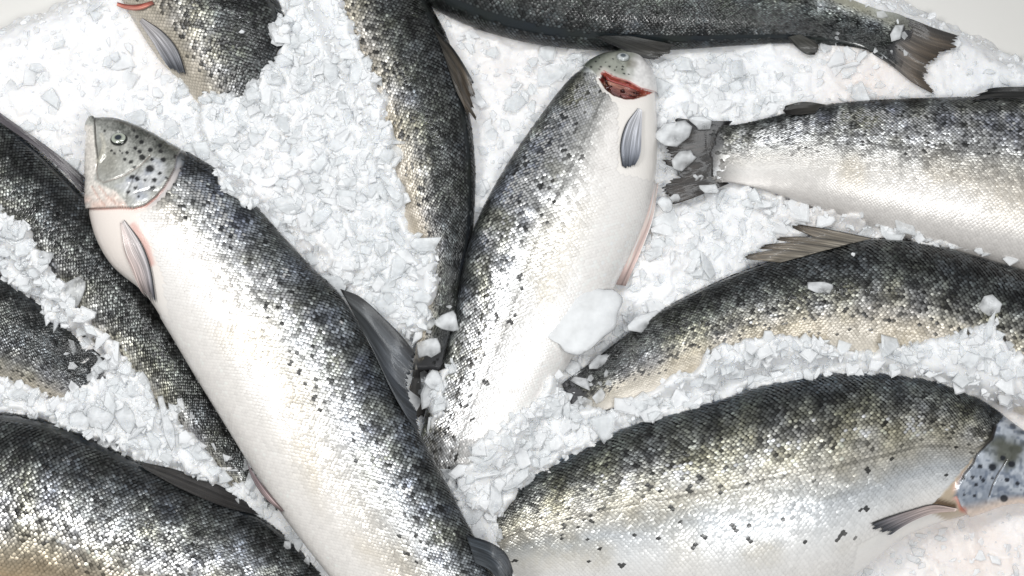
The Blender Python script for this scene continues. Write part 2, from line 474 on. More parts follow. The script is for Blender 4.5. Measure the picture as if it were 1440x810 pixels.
def fin(f, name, rays, lift=2.0, droop=0.0, nr=40, nl=26, cols=((60, 60, 62), (35, 35, 38)), edge=None, jag=0.12,
        ridge=0.5, seed=1, pale=None, groups=7, label=None, zabs=None, tipcurl=0.0):
    """rays: polylines root->tip in photo pixels; the membrane is lofted across them"""
    rng = np.random.default_rng(seed)
    l = np.linspace(0, 1, nl); w = np.linspace(0, 1, nr)
    R = []
    for r in rays:
        pts = []
        for (x, y) in r:
            if zabs is None:
                zz, out = zsurf(f, x, y)
                zz += lift * MM - droop * MM * min(1.0, out / 50.0)
            elif zabs == 'axis': zz = float(f.T[-1, 2]) + 0.2 * MM
            else: zz = zabs
            pts.append((x, y, zz))
        R.append(catmull(np.array(pts), l))
    R = np.array(R)                                            # (k, nl, 3)
    kk = np.linspace(0, 1, len(rays))
    # per-ray length
    gl = 1 - jag * rng.random(groups + 1)
    gsharp = np.repeat(gl, int(np.ceil(nr / (groups)) ))[:nr]
    len_ = gsharp * (1 - min(jag * 0.6, 0.10) * rng.random(nr))
    G = np.zeros((nr, nl, 3))
    for a in range(nr):
        x = w[a] * (len(rays) - 1); k0 = min(int(x), len(rays) - 2); t = x - k0
        row = R[k0] * (1 - t) + R[k0 + 1] * t
        for c in range(3): G[a, :, c] = np.interp(l * len_[a], l, row[:, c])
    rid = (np.arange(nr) % 2) * ridge * MM
    ends = np.sin(np.linspace(0, 1, nr) * math.pi) ** 0.5
    wav = 0.8 * MM * (vnoise(w[:, None] * 4 + seed, l[None, :] * 3, seed) - 0.5) * 2
    G[..., 2] += rid[:, None] * np.sin(l * math.pi * 0.9 + 0.15)[None] + wav * l[None] * 1.5 + tipcurl * MM * (l[None] ** 2)
    if zabs == 'axis': G[..., 2] -= 5 * MM * (1 - sstep(0.0, 0.12, l))[None]
    W3 = P(G[..., 0], G[..., 1], G[..., 2])
    thick = (0.9 * (1 - 0.75 * l[None, :]) + 0.15) * np.ones((nr, 1)) * MM
    top = W3.copy(); bot = W3.copy(); bot[..., 2] -= thick
    n = nr * nl
    Vv = np.concatenate([top.reshape(-1, 3), bot.reshape(-1, 3)])
    Fq = grid_faces(nr, nl)
    # rim
    idx = np.arange(n).reshape(nr, nl)
    rimi = np.concatenate([idx[0, :], idx[1:, -1], idx[-1, -2::-1], idx[-2:0:-1, 0]])
    r2 = np.roll(rimi, -1)
    Fr = np.stack([rimi, r2, r2 + n, rimi + n], -1)
    Fb = Fq[:, ::-1] + n
    c0, c1 = lin(cols[0]), lin(cols[1])
    tt = l[None, :] * np.ones((nr, 1))
    cc = c0 * (1 - tt)[..., None] + c1 * tt[..., None]
    if pale is not None:                                       # trailing side another colour
        pw = (w[:, None] * np.ones((1, nl)))[..., None]
        cc = cc * (1 - pw) + lin(pale) * pw
    st = np.exp(0.9 * (rng.random((nr, 1)) - 0.5) + 0.9 * (vnoise(w[:, None] * 30, l[None, :] * 5, seed + 5) - 0.5))
    cc = cc * st[..., None]
    tipd = sstep(0.72, 1.0, tt)
    cc = cc * (1 - 0.6 * tipd)[..., None]
    if edge is not None:
        ew = sstep(0.16, 0.02, w)[:, None] * np.ones((1, nl))
        cc = cc * (1 - ew)[..., None] + lin(edge) * ew[..., None]
    cc = np.clip(cc, 0.005, 0.9)
    cc = np.concatenate([cc.reshape(-1, 3)] * 2)
    o = mesh_obj(name, Vv, [Fq, Fr, Fb], M_FIN, f.root, cc)
    if label: o['label'] = label
    return o

def eye(f, px, py, r, iris=(165, 170, 158), lift=0.0, ring=(30, 32, 30), pupil=(42, 48, 56)):
    """flattened ball with pale iris and dark pupil, ringed by a dark lid"""
    z, _ = zsurf(f, px, py)
    c = P(np.array(px), np.array(py), np.array(z + lift * MM))
    nn = 24; m = 40
    th = np.linspace(0, math.pi * 0.52, nn); ph = np.linspace(0, 2*math.pi, m, endpoint=False)
    R = r * PX
    t, p = np.meshgrid(th, ph, indexing='ij')
    # surface normal at the eye, from nearby samples
    k = np.argsort((f.Sx - px)**2 + (f.Sy - py)**2)[:60]
    q = f.S[k] - f.S[k].mean(0); n = np.linalg.svd(q)[2][2]; n = n if n[2] > 0 else -n
    e1 = np.cross(n, [0, 1.0, 0]); e1 /= np.linalg.norm(e1); e2 = np.cross(n, e1)
    rr = R * np.sin(t); hh = R * 0.42 * (np.cos(t) - 0.15)
    Vv = c + e1 * (rr * np.cos(p))[..., None] + e2 * (rr * np.sin(p) * 0.88)[..., None] + n * hh[..., None]
    rel = np.sin(t)
    ci = lin(iris); cp = lin(pupil); cd = lin(ring)
    col = np.where((rel < 0.40)[..., None], cp, np.where((rel < 0.82)[..., None], ci, cd))
    col = np.where(((rel > 0.40) & (rel < 0.48))[..., None], ci * 0.6, col)
    F = grid_faces(nn, m, wrap=True)
    o = mesh_obj('eye', Vv.reshape(-1, 3), F, M_EYE, f.root, col.reshape(-1, 3))
    return o

# ---- head painters: pigment, one painted shade and relief of the three heads that show
def ramp_mix(c, col, w):
    return c * (1 - w[..., None]) + lin(col) * w[..., None]

def spots_on(cb, xx, yy, lst, ox, oy, k, col=(20, 20, 22), amt=0.95):
    for (sx, sy, r) in lst:
        d = np.hypot(xx - (ox + sx / k), (yy - (oy + sy / k)) * 1.12)
        w = sstep(r / k * 1.15, r / k * 0.72, d) * amt
        cb = ramp_mix(cb, col, w)
    return cb

def head_hero(f, xx, yy, uu, tt, pp, cb, met):
    edge = [(254, 212), (248, 222), (246, 237), (237, 254), (230, 265), (218, 278), (204, 289), (189, 293), (170, 292), (146, 293), (118, 293)]
    head_poly = edge + [(60, 293), (60, 120), (260, 120)]
    ins = inside(xx, yy, head_poly)
    de = seg_dist(xx, yy, edge)
    f.scale_mask = lambda x, y, u, t: (~inside(x, y, head_poly)) & (seg_dist(x, y, edge) > 9) & ~((x < 235) & (y < 400) & (seg_dist(x, y, [(170, 300), (185, 340), (205, 390), (222, 440)]) < 24)) & ~inside(x, y, [(100, 290), (192, 290), (212, 330), (240, 445), (215, 445), (140, 385), (100, 330)])
    n1 = vnoise(xx / 9, yy / 9, 3); n2 = vnoise(xx / 3.2, yy / 3.2, 4)
    # base of the head: dark olive crown to pale cheek
    crown = sstep(0.42, 0.12, tt)
    h = lin((184, 184, 178)) * np.ones(xx.shape + (3,))
    n3 = vnoise(xx / 1.7, yy / 1.7, 6)
    h = ramp_mix(h, (44, 48, 42), sstep(0.52, 0.06, tt + 0.16 * (n1 - 0.5) + 0.08 * (n3 - .5)))
    h = ramp_mix(h, (120, 116, 102), 0.5 * sstep(30, 8, np.hypot(xx - 150, (yy - 225) * 0.8)))
    # silver gill plate
    plate = [(213, 219), (197, 234), (172, 248), (160, 262), (172, 276), (190, 289), (206, 286), (222, 272), (236, 252), (243, 236), (236, 226)]
    w = inside(xx, yy, plate) * sstep(0, 12, seg_dist(xx, yy, plate, True) + 6 * (n1 - 0.5))
    h = ramp_mix(h, (212, 213, 214), 0.95 * w)
    h = ramp_mix(h, (158, 164, 176), 0.6 * w * sstep(0.45, 0.7, n1))
    # white lower jaw and throat, pinkish towards the gill
    jaw = [(100, 170), (132, 175), (135, 200), (137, 226), (135, 252), (146, 259), (165, 268), (180, 285), (186, 296), (100, 296)]
    wj = np.where(inside(xx, yy, jaw), sstep(0, 4, seg_dist(xx, yy, jaw, True)), 0)
    h = ramp_mix(h, (226, 220, 212), wj)
    h = ramp_mix(h, (228, 198, 184), wj * sstep(255, 288, yy) * 0.8 * n1)
    # lines of the mouth and cheek
    mouth = [(133, 168), (133.5, 185), (134, 199), (137, 224)]
    cheek = [(137, 224), (135, 240), (138, 252), (146, 257), (161, 252), (176, 246), (189, 238), (198, 232), (211, 219)]
    lip = [(143, 190), (147, 205), (143, 220), (138, 226)]
    dm, dc, dl = seg_dist(xx, yy, mouth), seg_dist(xx, yy, cheek), seg_dist(xx, yy, lip)
    h = ramp_mix(h, (70, 66, 62), sstep(2.0, 0.6, dm) * 0.85)
    h = ramp_mix(h, (120, 100, 90), sstep(1.6, 0.4, dc) * 0.5)
    h = ramp_mix(h, (200, 196, 182), sstep(4.5, 1.5, dl) * 0.6)
    cr1 = seg_dist(xx, yy, [(199, 232), (188, 250), (180, 268), (178, 286)]); cr2 = seg_dist(xx, yy, [(224, 272), (206, 268), (190, 272)])
    cr3 = np.minimum(seg_dist(xx, yy, [(140, 262), (152, 276), (166, 288)]), seg_dist(xx, yy, [(130, 262), (140, 278), (150, 290)]))
    nos = np.hypot(xx - 147, yy - 184)
    h = ramp_mix(h, (110, 108, 104), 0.55 * sstep(1.8, 0.4, np.minimum(cr1, cr2)))
    h = ramp_mix(h, (190, 140, 124), 0.5 * sstep(1.8, 0.4, cr3))
    h = ramp_mix(h, (24, 24, 22), 0.9 * sstep(2.4, 1.0, nos))
    h = h * (0.86 + 0.28 * n2)[..., None]
    sp = [(600,475,28),(505,550,18),(463,535,16),(565,560,10),(632,565,17),(620,625,18),(490,620,13),(437,652,12),(540,385,22),(520,343,16),(488,315,13),(600,332,16),(697,412,18),(678,345,16),(675,297,14),(535,268,16),(500,228,13),(455,420,14),(425,348,12),(330,355,10),(307,333,9),(615,403,13),(675,512,12),(405,400,12),(790,385,14),(725,550,12),(480,460,10),(515,690,10),(370,335,8),(390,350,7),(635,250,8),(480,182,9)]
    h = h * (0.8 + 0.4 * n3)[..., None]
    h = spots_on(h, xx, yy, [(a, b, r * 1.25) for a, b, r in sp], 100, 150, 5.4)
    cb = np.where(ins[..., None], h, cb)
    # outside: pale collar, then red line in the slit
    collar = (~ins) * sstep(11, 6, de) * sstep(0.15, 0.4, tt)
    cb = ramp_mix(cb, (206, 200, 198), collar)
    cb = ramp_mix(cb, (238, 228, 220), (~ins) * sstep(0.5, 0.62, tt) * sstep(0.35, 0.2, uu))
    red = sstep(3.2, 0.8, de) * sstep(0.3, 0.55, tt)
    cb = ramp_mix(cb, (176, 104, 86), red * (~ins) * 0.75)
    cb = ramp_mix(cb, (96, 70, 60), sstep(1.4, 0.3, de) * ins * 0.8)
    # pink of the fin root
    cb = ramp_mix(cb, (214, 160, 148), (~ins) * sstep(8, 2, seg_dist(xx, yy, [(188, 318), (205, 345), (212, 370)])) * 0.7)
    hd = np.where(ins, 3.0 * MM * sstep(60, 4, de) * sstep(0, 1.2, de) * sstep(0.05, 0.3, tt), -1.2 * MM * sstep(7, 1, de))
    hd = hd - 2.0 * MM * sstep(2.4, 0.4, dm) * sstep(168, 182, yy) - 1.0 * MM * sstep(2.2, 0.3, dc) * ins + 1.2 * MM * sstep(6, 1, dl)
    hd = hd - 0.9 * MM * sstep(2.4, 0.4, np.minimum(np.minimum(cr1, cr2), cr3)) * ins + 0.35 * MM * (n2 - 0.5) * ins
    hd = hd + 0.9 * MM * (n1 - 0.5) * ins - 1.4 * MM * sstep(13, 9, np.hypot(xx - 167, yy - 195.4))
    met = np.where(ins, 0.45 + 0.3 * w - 0.4 * wj, met * 0.4)
    return cb, hd, met

def head_right(f, xx, yy, uu, tt, pp, cb, met):
    edge = [(1400, 600), (1395, 618), (1372, 640), (1368, 652), (1355, 667), (1347, 682), (1345, 696), (1351, 711), (1363, 724), (1372, 732)]
    head_poly = edge + [(1420, 760), (1640, 760), (1640, 560), (1430, 560)]
    ins = inside(xx, yy, head_poly); de = seg_dist(xx, yy, edge)
    col_ = [(1372, 636), (1345, 668), (1316, 702), (1300, 716), (1330, 735), (1372, 732), (1345, 700), (1350, 675), (1370, 650)]
    f.scale_mask = lambda x, y, u, t: (~inside(x, y, head_poly)) & (seg_dist(x, y, edge) > 5) & ~inside(x, y, col_) & ~((t > 0.78) & (u < 0.36))
    n1 = vnoise(xx / 8, yy / 8, 13); n2 = vnoise(xx / 3.0, yy / 3.0, 14)
    h = lin((146, 154, 166)) * np.ones(xx.shape + (3,))
    h = ramp_mix(h, (60, 72, 88), sstep(0.40, 0.12, tt + 0.1 * (n1 - .5)))
    n3 = vnoise(xx / 4.5, yy / 4.5, 16)
    h = ramp_mix(h, (190, 196, 204), 0.8 * sstep(0.35, 0.7, n1))
    h = ramp_mix(h, (84, 96, 116), 0.6 * sstep(0.55, 0.85, n3))
    h = ramp_mix(h, (74, 74, 54), 0.85 * sstep(30, 10, np.hypot((xx - 1415) * 0.7, yy - 636) + 14 * (n1 - .5)))
    h = ramp_mix(h, (226, 206, 190), sstep(0.80, 0.92, tt))
    pre = [(1416, 646), (1403, 667), (1396, 682), (1391, 698)]
    dp = seg_dist(xx, yy, pre)
    h = ramp_mix(h, (70, 66, 62), sstep(1.8, 0.5, dp) * 0.8)
    h = h * (0.86 + 0.28 * n2)[..., None]
    sp = [(845,78,14),(930,82,22),(868,167,12),(795,145,12),(820,198,11),(735,152,10),(810,268,10),(1030,165,14),(1060,60,20),(1000,20,16),(930,155,9),(740,260,8),(850,148,8),(1100,190,12),(1010,290,22)]
    h = spots_on(h, xx, yy, [(a, b, r * 1.3) for a, b, r in sp], 1200, 640, 4.767, col=(26, 30, 38))
    cb = np.where(ins[..., None], h, cb)
    wc = np.where(inside(xx, yy, col_), sstep(0, 4, seg_dist(xx, yy, col_, True)), 0) * (~ins)
    cb = ramp_mix(cb, (188, 172, 150), wc)
    cb = ramp_mix(cb, (214, 150, 136), sstep(6, 1.5, de) * (~ins) * sstep(655, 690, yy) * 0.8)
    cb = ramp_mix(cb, (200, 120, 100), sstep(8, 2, np.hypot(xx - 1354, yy - 716)) * 0.7)
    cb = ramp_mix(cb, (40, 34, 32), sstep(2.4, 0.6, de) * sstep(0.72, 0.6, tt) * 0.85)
    # brown shade of the gap above the pectoral fin, painted into the skin
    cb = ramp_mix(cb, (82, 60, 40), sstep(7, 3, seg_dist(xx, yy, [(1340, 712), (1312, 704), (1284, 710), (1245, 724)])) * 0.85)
    hd = np.where(ins, 3.2 * MM * sstep(55, 3, de) * sstep(0, 1.2, de) * sstep(0.05, 0.3, tt), -1.4 * MM * sstep(7, 1, de))
    hd = hd - 1.0 * MM * sstep(2.2, 0.4, dp) + 0.5 * MM * (n1 - .5) * ins
    met = np.where(ins, 0.3, met * (1 - 0.8 * wc))
    return cb, hd, met

def head_centre(f, xx, yy, uu, tt, pp, cb, met):
    gash = [(842, 111), (850, 102), (863, 110), (884, 116), (899, 125), (919, 130), (908, 135), (891, 140), (879, 140), (863, 135), (851, 126)]
    top = [(835, 100), (842, 109), (850, 102), (863, 110), (884, 116), (899, 125), (930, 131)]
    head_poly = [(815, 90)] + top + [(960, 131), (960, 30), (800, 30)]
    ins = inside(xx, yy, head_poly)
    gi = inside(xx, yy, gash); dg = seg_dist(xx, yy, gash, True)
    f.scale_mask = lambda x, y, u, t: (~inside(x, y, head_poly)) & ~inside(x, y, gash) & (seg_dist(x, y, gash, True) > 5) & ~inside(x, y, [(850, 126), (868, 150), (868, 245), (940, 260), (940, 120)]) & (y > 96)
    n1 = vnoise(xx / 7, yy / 7, 23); n2 = vnoise(xx / 2.6, yy / 2.6, 24)
    h = lin((150, 152, 142)) * np.ones(xx.shape + (3,))
    h = ramp_mix(h, (70, 76, 68), sstep(0.35, 0.1, tt))
    h = ramp_mix(h, (228, 226, 224), sstep(880, 900, xx + 8 * (n1 - 0.5) + 0.25 * (yy - 90)))
    h = ramp_mix(h, (110, 104, 92), sstep(9, 3, np.hypot((xx - 888) * 0.8, yy - 90)) * 0.6)
    h = h * (0.88 + 0.24 * n2)[..., None]
    sp = [(355,245,9),(420,243,9),(285,247,9),(515,240,9),(512,262,10),(525,295,8),(457,270,8),(470,245,7),(430,300,9),(462,318,8),(345,265,8),(320,205,8),(445,182,6),(560,300,7),(390,210,6),(345,175,6)]
    h = spots_on(h, xx, yy, sp, 780, 50, 5.4)
    cb = np.where(ins[..., None], h, cb)
    cb = ramp_mix(cb, (240, 235, 229), (~ins) * sstep(0.50, 0.62, tt) * sstep(0.34, 0.24, uu))
    lipw = sstep(9, 3, dg) * (~gi)
    cb = ramp_mix(cb, (232, 222, 216), lipw * 0.35)
    cb = ramp_mix(cb, (176, 66, 60), sstep(2.2, 0.7, dg) * ins * 0.75)
    red = lin((96, 38, 34)) * np.ones(xx.shape + (3,))
    red = ramp_mix(red, (196, 150, 124), sstep(0.45, 0.75, n2) * 0.7)
    red = ramp_mix(red, (38, 16, 15), sstep(0.6, 0.3, n1) * 0.9)
    red = ramp_mix(red, (168, 74, 60), sstep(3.5, 1, seg_dist(xx, yy, [(850, 104), (868, 114), (890, 122), (915, 132)])) * 0.7)
    cb = np.where(gi[..., None], red, cb)
    hd = np.where(ins, 3.0 * MM * sstep(45, 4, seg_dist(xx, yy, top)), 0)
    hd = hd - np.where(gi, (8.0 + 9 * (n2 - .5) + 6 * (n1 - .5)) * MM * sstep(0, 5, dg), 0)
    hd = hd - 1.2 * MM * sstep(12, 8, np.hypot(xx - 876, yy - 80))
    met = np.where(ins | gi, 0.0, met * 0.7)
    return cb, hd, met

# ---- the eleven fish
def pts(s): return [tuple(float(a) for a in p.split(',')) for p in s.split()]

hero = make_fish('salmon', 'large silver salmon with head and eye showing, lying on top at left', pts(
 '133,165 165,167 205,182 250,207 290,230 335,262 395,330 440,378 478,415 525,490 560,555 592,615 625,675 660,742 690,800 715,850 745,905 770,950'), pts(
 '121,187 119,225 121,260 124,292 135,335 158,374 205,415 238,466 270,520 305,577 345,642 385,705 425,760 470,817 520,880 580,930 650,960 700,985'),
 [(0, 0.042), (0.2, 0.050), (1, 0.055)], roll=math.radians(-4), pal='silver', dark=0.85, seed=11, gill=0.15, head_fn=head_hero, pitch=5.8, lone_f=0.07,
 nspots=110, dense=(230, 130))
fin(hero, 'pectoral_fin', [pts('175,309 198,340 211,373 218,416 220,432'), pts('172,312 184,345 198,376 209,412 215,430'), pts('169,314 174,351 185,379 198,409 211,423')],
    lift=3.0, cols=((196, 190, 188), (96, 104, 116)), edge=(24, 26, 30), jag=0.13, pale=(204, 186, 180), seed=2)
fin(hero, 'dorsal_fin', [pts('478,406 506,417 543,450 570,478 586,500'), pts('488,424 515,450 550,495 583,526'), pts('503,452 525,490 555,535 584,558'), pts('523,490 545,535 570,575 591,590'), pts('546,540 562,570 582,600 597,612')],
    lift=2.5, droop=14, cols=((48, 50, 50), (78, 82, 88)), edge=(20, 20, 22), jag=0.10, seed=3, nr=64)
fin(hero, 'adipose_fin', [pts('655,752 690,763 712,779 723,806'), pts('662,772 692,784 708,800 717,822'), pts('668,792 690,803 700,818 706,832')],
    lift=4, cols=((58, 64, 70), (36, 40, 46)), edge=(20, 24, 30), pale=(66, 70, 74), jag=0.02, ridge=0.1, seed=4)
fin(hero, 'pelvic_fin', [pts('346,646 354,672 372,700 398,722'), pts('350,655 364,675 382,698 400,719')], lift=1.5, cols=((80, 72, 76), (170, 150, 148)), edge=(40, 34, 40), jag=0.03, seed=5, nr=12)
fin(hero, 'tail_fin', [pts('775,935 815,965 850,1010 880,1060'), pts('745,960 770,1000 790,1030 800,1060'), pts('700,985 705,1020 700,1060 690,1095')], zabs='axis', cols=((60, 60, 60), (50, 44, 38)), seed=6)
eye(hero, 167, 195.4, 12)

centre = make_fish('salmon', 'silver salmon with a red gash at the gills, in the middle', pts(
 '868,72 845,78 820,95 790,125 760,165 730,207 700,255 675,303 658,350 647,405 636,465 620,520 602,575 590,630 588,690 596,745'), pts(
 '905,82 917,100 921,130 924,175 924,215 920,260 907,310 888,355 865,402 835,455 800,510 768,560 742,605 718,655 700,705 685,750'),
 [(0, 0.010), (0.5, 0.012), (0.8, 0.0), (1, -0.02)], roll=math.radians(-3), pal='pale', dark=0.8, tail_light=0.5, seed=21, gill=0.12, head_fn=head_centre, pitch=5.8, lone_f=0.10,
 nspots=120, dense=(190, 130))
fin(centre, 'pectoral_fin', [pts('897,152 880,175 872,205 875,236'), pts('900,153 890,180 884,208 882,238'), pts('903,155 902,190 900,218 890,237')], lift=2.5, cols=((196, 196, 200), (96, 102, 114)), edge=(26, 28, 34), jag=0.05, seed=22)
fin(centre, 'belly_flap', [pts('920,258 908,305 891,347 866,400'), pts('926,258 919,305 905,345 880,402')], lift=-4, cols=((238, 216, 208), (234, 206, 198)), jag=0.0, ridge=0.0, seed=23, nr=8)
fin(centre, 'tail_fin', [pts('625,742 605,780 590,810 570,840'), pts('650,748 650,780 652,810 655,830'), pts('686,748 705,780 720,810 735,845')], zabs='axis', cols=((60, 60, 60), (50, 44, 38)), seed=24)
for k, (oy, c0_, c1_) in enumerate(((0, (130, 48, 44), (168, 70, 60)), (7, (150, 98, 80), (116, 58, 50)), (13, (104, 46, 40), (140, 84, 70)), (19, (70, 30, 28), (110, 48, 42)))):
    fin(centre, 'gill_filament', [[(851 + oy * 0.35, 106 + oy), (866, 111 + oy * 0.95), (884, 117 + oy * 0.9), (908 - oy * 0.4, 128 + oy * 0.4)], [(853 + oy * 0.35, 112 + oy), (866, 117 + oy * 0.95), (884, 123 + oy * 0.85), (906 - oy * 0.4, 131 + oy * 0.4)]],
        lift=-4.0 - 1.3 * k, cols=(c0_, c1_), jag=0.25, ridge=1.6, seed=120 + k, nr=9, nl=30, groups=3)
eye(centre, 876, 80, 9.5, iris=(186, 190, 190), ring=(150, 154, 152), pupil=(84, 92, 98))

s3 = make_fish('salmon', 'spotted salmon half buried in ice at top left, one dark-edged fin hanging from its belly', pts(
 '200,-170 250,-150 300,-115 350,-60 390,0 415,60 435,130 455,200 470,260 480,310 495,355'), pts(
 '165,-155 150,-100 155,-40 178,10 215,70 255,125 300,185 340,240 380,290 415,335 445,375'),
 [(0, 0.008), (0.4, 0.0), (0.7, -0.03), (1, -0.04)], roll=math.radians(22), dark=1.25, pal='dark', seed=31, gill=0.28, nspots=170, spot_t=(0.1, 0.6), tint=(1.08, 1.05, 1.0), pitch=5.7, metal_k=0.35, lone_f=0.26)
fin(s3, 'pectoral_fin', [pts('200,25 230,45 250,70 263,108'), pts('198,28 222,52 242,80 254,107'), pts('196,31 215,60 230,85 245,104')], lift=4, cols=((176, 172, 172), (96, 100, 108)), edge=(28, 28, 32), jag=0.08, seed=32)
fin(s3, 'gill_edge', [pts('165,3 178,6 195,6 214,1'), pts('164,8 178,13 196,14 217,6')], lift=3, cols=((150, 64, 56), (168, 74, 62)), edge=(96, 52, 34), pale=(206, 140, 124), jag=0.0, ridge=0.8, seed=33, nr=10, label='red edge of the open gill')
fin(s3, 'tail_fin', [pts('495,352 520,380 540,410 560,430'), pts('470,365 490,400 500,420 505,440'), pts('445,375 455,410 458,430 455,455')], zabs='axis', cols=((60, 60, 60), (50, 44, 38)), seed=34)

s4 = make_fish('salmon', 'dark-backed salmon running down from the top edge, ragged fin on its right', pts(
 '500,-330 530,-260 555,-170 580,-80 602,0 627,50 645,105 660,165 667,225 667,280 663,330 653,375 643,420 632,470 620,520'), pts(
 '470,-325 420,-230 410,-130 425,-30 455,45 485,110 510,165 530,215 548,265 565,310 585,350 594,385 594,425 588,472 580,520'),
 [(0, 0.012), (0.6, 0.014), (1, 0.006)], roll=math.radians(22), dark=1.15, pal='dark', seed=41, gill=0.20, nspots=170, spot_t=(0.15, 0.6), tint=(1.03, 1.0, 0.97), pitch=5.8, metal_k=0.45, lone_f=0.24)
fin(s4, 'dorsal_fin', [pts('608,36 635,65 655,95 674,131'), pts('620,65 640,95 656,124 672,152'), pts('630,95 645,125 656,146 672,171'), pts('640,125 650,145 656,158 661,170')], lift=2, droop=10, cols=((56, 54, 50), (84, 74, 62)), edge=(24, 24, 24), jag=0.16, seed=42)
fin(s4, 'tail_fin', [pts('626,505 636,540 640,570 642,600'), pts('605,505 606,540 606,570 606,590'), pts('584,505 578,540 570,570 560,600')], zabs=-0.012, cols=((60, 60, 60), (50, 44, 38)), seed=43)

s5 = make_fish('salmon', 'dark salmon along the top edge with its brown tail spread at the right', pts(
 '330,-150 390,-110 470,-65 560,-22 640,25 720,52 800,65 880,69 960,67 1040,62 1110,59 1165,62 1205,66 1228,73 1248,86 1266,100'), pts(
 '335,-190 400,-240 500,-245 600,-220 680,-190 755,-160 830,-130 905,-105 980,-75 1055,-50 1120,-27 1172,-8 1212,6 1237,15 1262,20 1288,32'),
 [(0, 0.02), (1, 0.008)], roll=math.radians(18), pal='dark', seed=51, gill=0.18, nspots=60, pitch=5.7, lone_f=0.22, tint=(0.92, 1.0, 0.98), dark=1.25)
fin(s5, 'dorsal_fin', [pts('838,52 868,66 900,80 928,85'), pts('850,50 888,62 916,72 938,79'), pts('868,50 895,58 925,66 948,72'), pts('885,50 915,56 935,60 952,64')], lift=4, droop=0, cols=((40, 42, 42), (64, 62, 58)), edge=(22, 22, 24), jag=0.08, seed=52)
fin(s5, 'adipose_fin', [pts('1108,52 1120,66 1134,76 1146,77'), pts('1116,50 1130,60 1142,68 1151,72'), pts('1126,48 1138,54 1148,60 1152,66')], lift=3, droop=3, cols=((70, 70, 66), (52, 50, 46)), edge=(24, 24, 24), jag=0.03, seed=53)
fin(s5, 'tail_fin', [pts('1205,14 1272,24 1313,39 1354,52'), pts('1228,24 1275,42 1310,57 1347,66'), pts('1232,36 1270,60 1295,74 1317,84'), pts('1232,50 1265,75 1288,90 1307,97'), pts('1228,62 1258,84 1285,103 1308,113'), pts('1222,72 1254,92 1284,116 1322,137')],
    zabs='axis', droop=0, cols=((70, 74, 78), (84, 70, 54)), edge=(36, 32, 28), jag=0.09, seed=54, nr=80, nl=34, groups=12)

s6 = make_fish('salmon', 'salmon at upper right, its ragged tail among loose ice pieces, pale flank', pts(
 '1985,330 1930,265 1850,215 1750,175 1650,150 1550,140 1440,138 1350,139 1270,141 1200,145 1140,152 1085,165 1040,175 1012,176 990,172'), pts(
 '1990,360 1945,420 1860,450 1750,455 1640,440 1535,410 1425,378 1335,352 1255,328 1185,305 1130,285 1080,268 1040,258 1016,256 994,264'),
 [(0, 0.01), (0.85, 0.010), (1, 0.016)], roll=math.radians(0), pal='pale', dark=0.88, tint=(0.76, 0.75, 0.74), seed=61, gill=0.16, nspots=110, pitch=6.1, lone_f=0.12, tail_col=(40, 38, 38))
fin(s6, 'adipose_fin', [pts('1162,147 1130,143 1103,149'), pts('1152,152 1125,152 1100,156'), pts('1148,158 1125,161 1104,161')], lift=2.5, droop=2, cols=((50, 48, 44), (34, 32, 30)), jag=0.03, seed=62)
fin(s6, 'dorsal_fin', [pts('1510,124 1450,122 1400,123 1378,128'), pts('1500,132 1440,129 1395,130 1366,136'), pts('1490,140 1430,138 1395,138 1362,140')], lift=3, droop=2, cols=((40, 40, 38), (26, 26, 26)), jag=0.10, seed=63)
fin(s6, 'tail_fin', [pts('1030,170 990,170 950,166 925,165'), pts('1018,185 985,195 955,200 930,205'), pts('1008,210 980,222 955,228 927,225'), pts('1008,230 985,245 962,250 944,247'), pts('1012,245 985,255 950,262 921,270'), pts('1025,258 1000,268 970,280 930,293')],
    zabs='axis', cols=((34, 32, 31), (48, 41, 36)), edge=(22, 22, 24), jag=0.2, seed=64, nr=90, groups=13)

s7 = make_fish('salmon', 'spotted salmon at right with a torn upright back fin and ice over its belly', pts(
 '1790,640 1750,560 1680,490 1590,435 1500,400 1420,375 1340,352 1265,338 1195,339 1120,358 1050,380 985,408 925,440 870,480 825,515 790,540'), pts(
 '1770,665 1700,680 1610,660 1530,625 1455,590 1385,560 1315,537 1250,522 1195,515 1135,512 1075,515 1015,525 955,545 895,563 848,577 810,588'),
 [(0, 0.010), (0.7, 0.012), (1, 0.006)], roll=math.radians(10), pal='dark', seed=71, gill=0.18, nspots=200, spot_t=(0.1, 0.6), pitch=6.1, metal_k=0.5, lone_f=0.24, tint=(1.06, 1.04, 1.0), dark=1.15)
for k, (a_, b_) in enumerate((('1228,335 1170,323 1113,314', '1190,344 1150,335 1111,319'), ('1200,341 1142,333 1090,333', '1165,351 1125,343 1089,337'),
                             ('1175,348 1116,341 1064,345', '1138,358 1104,352 1063,350'), ('1150,355 1092,351 1046,359', '1098,369 1078,367 1045,364'))):
    fin(s7, 'dorsal_fin_ray', [pts(a_), pts(b_)], lift=2, droop=4, cols=((128, 122, 112), (78, 66, 52)), edge=(40, 36, 32), jag=0.08, seed=72 + k, nr=16, groups=3)
fin(s7, 'tail_fin', [pts('795,535 770,545 750,552 730,556'), pts('800,562 770,572 752,580 740,588'), pts('812,586 795,605 780,620 765,638')], zabs=-0.012, cols=((60, 60, 60), (50, 44, 38)), seed=73)

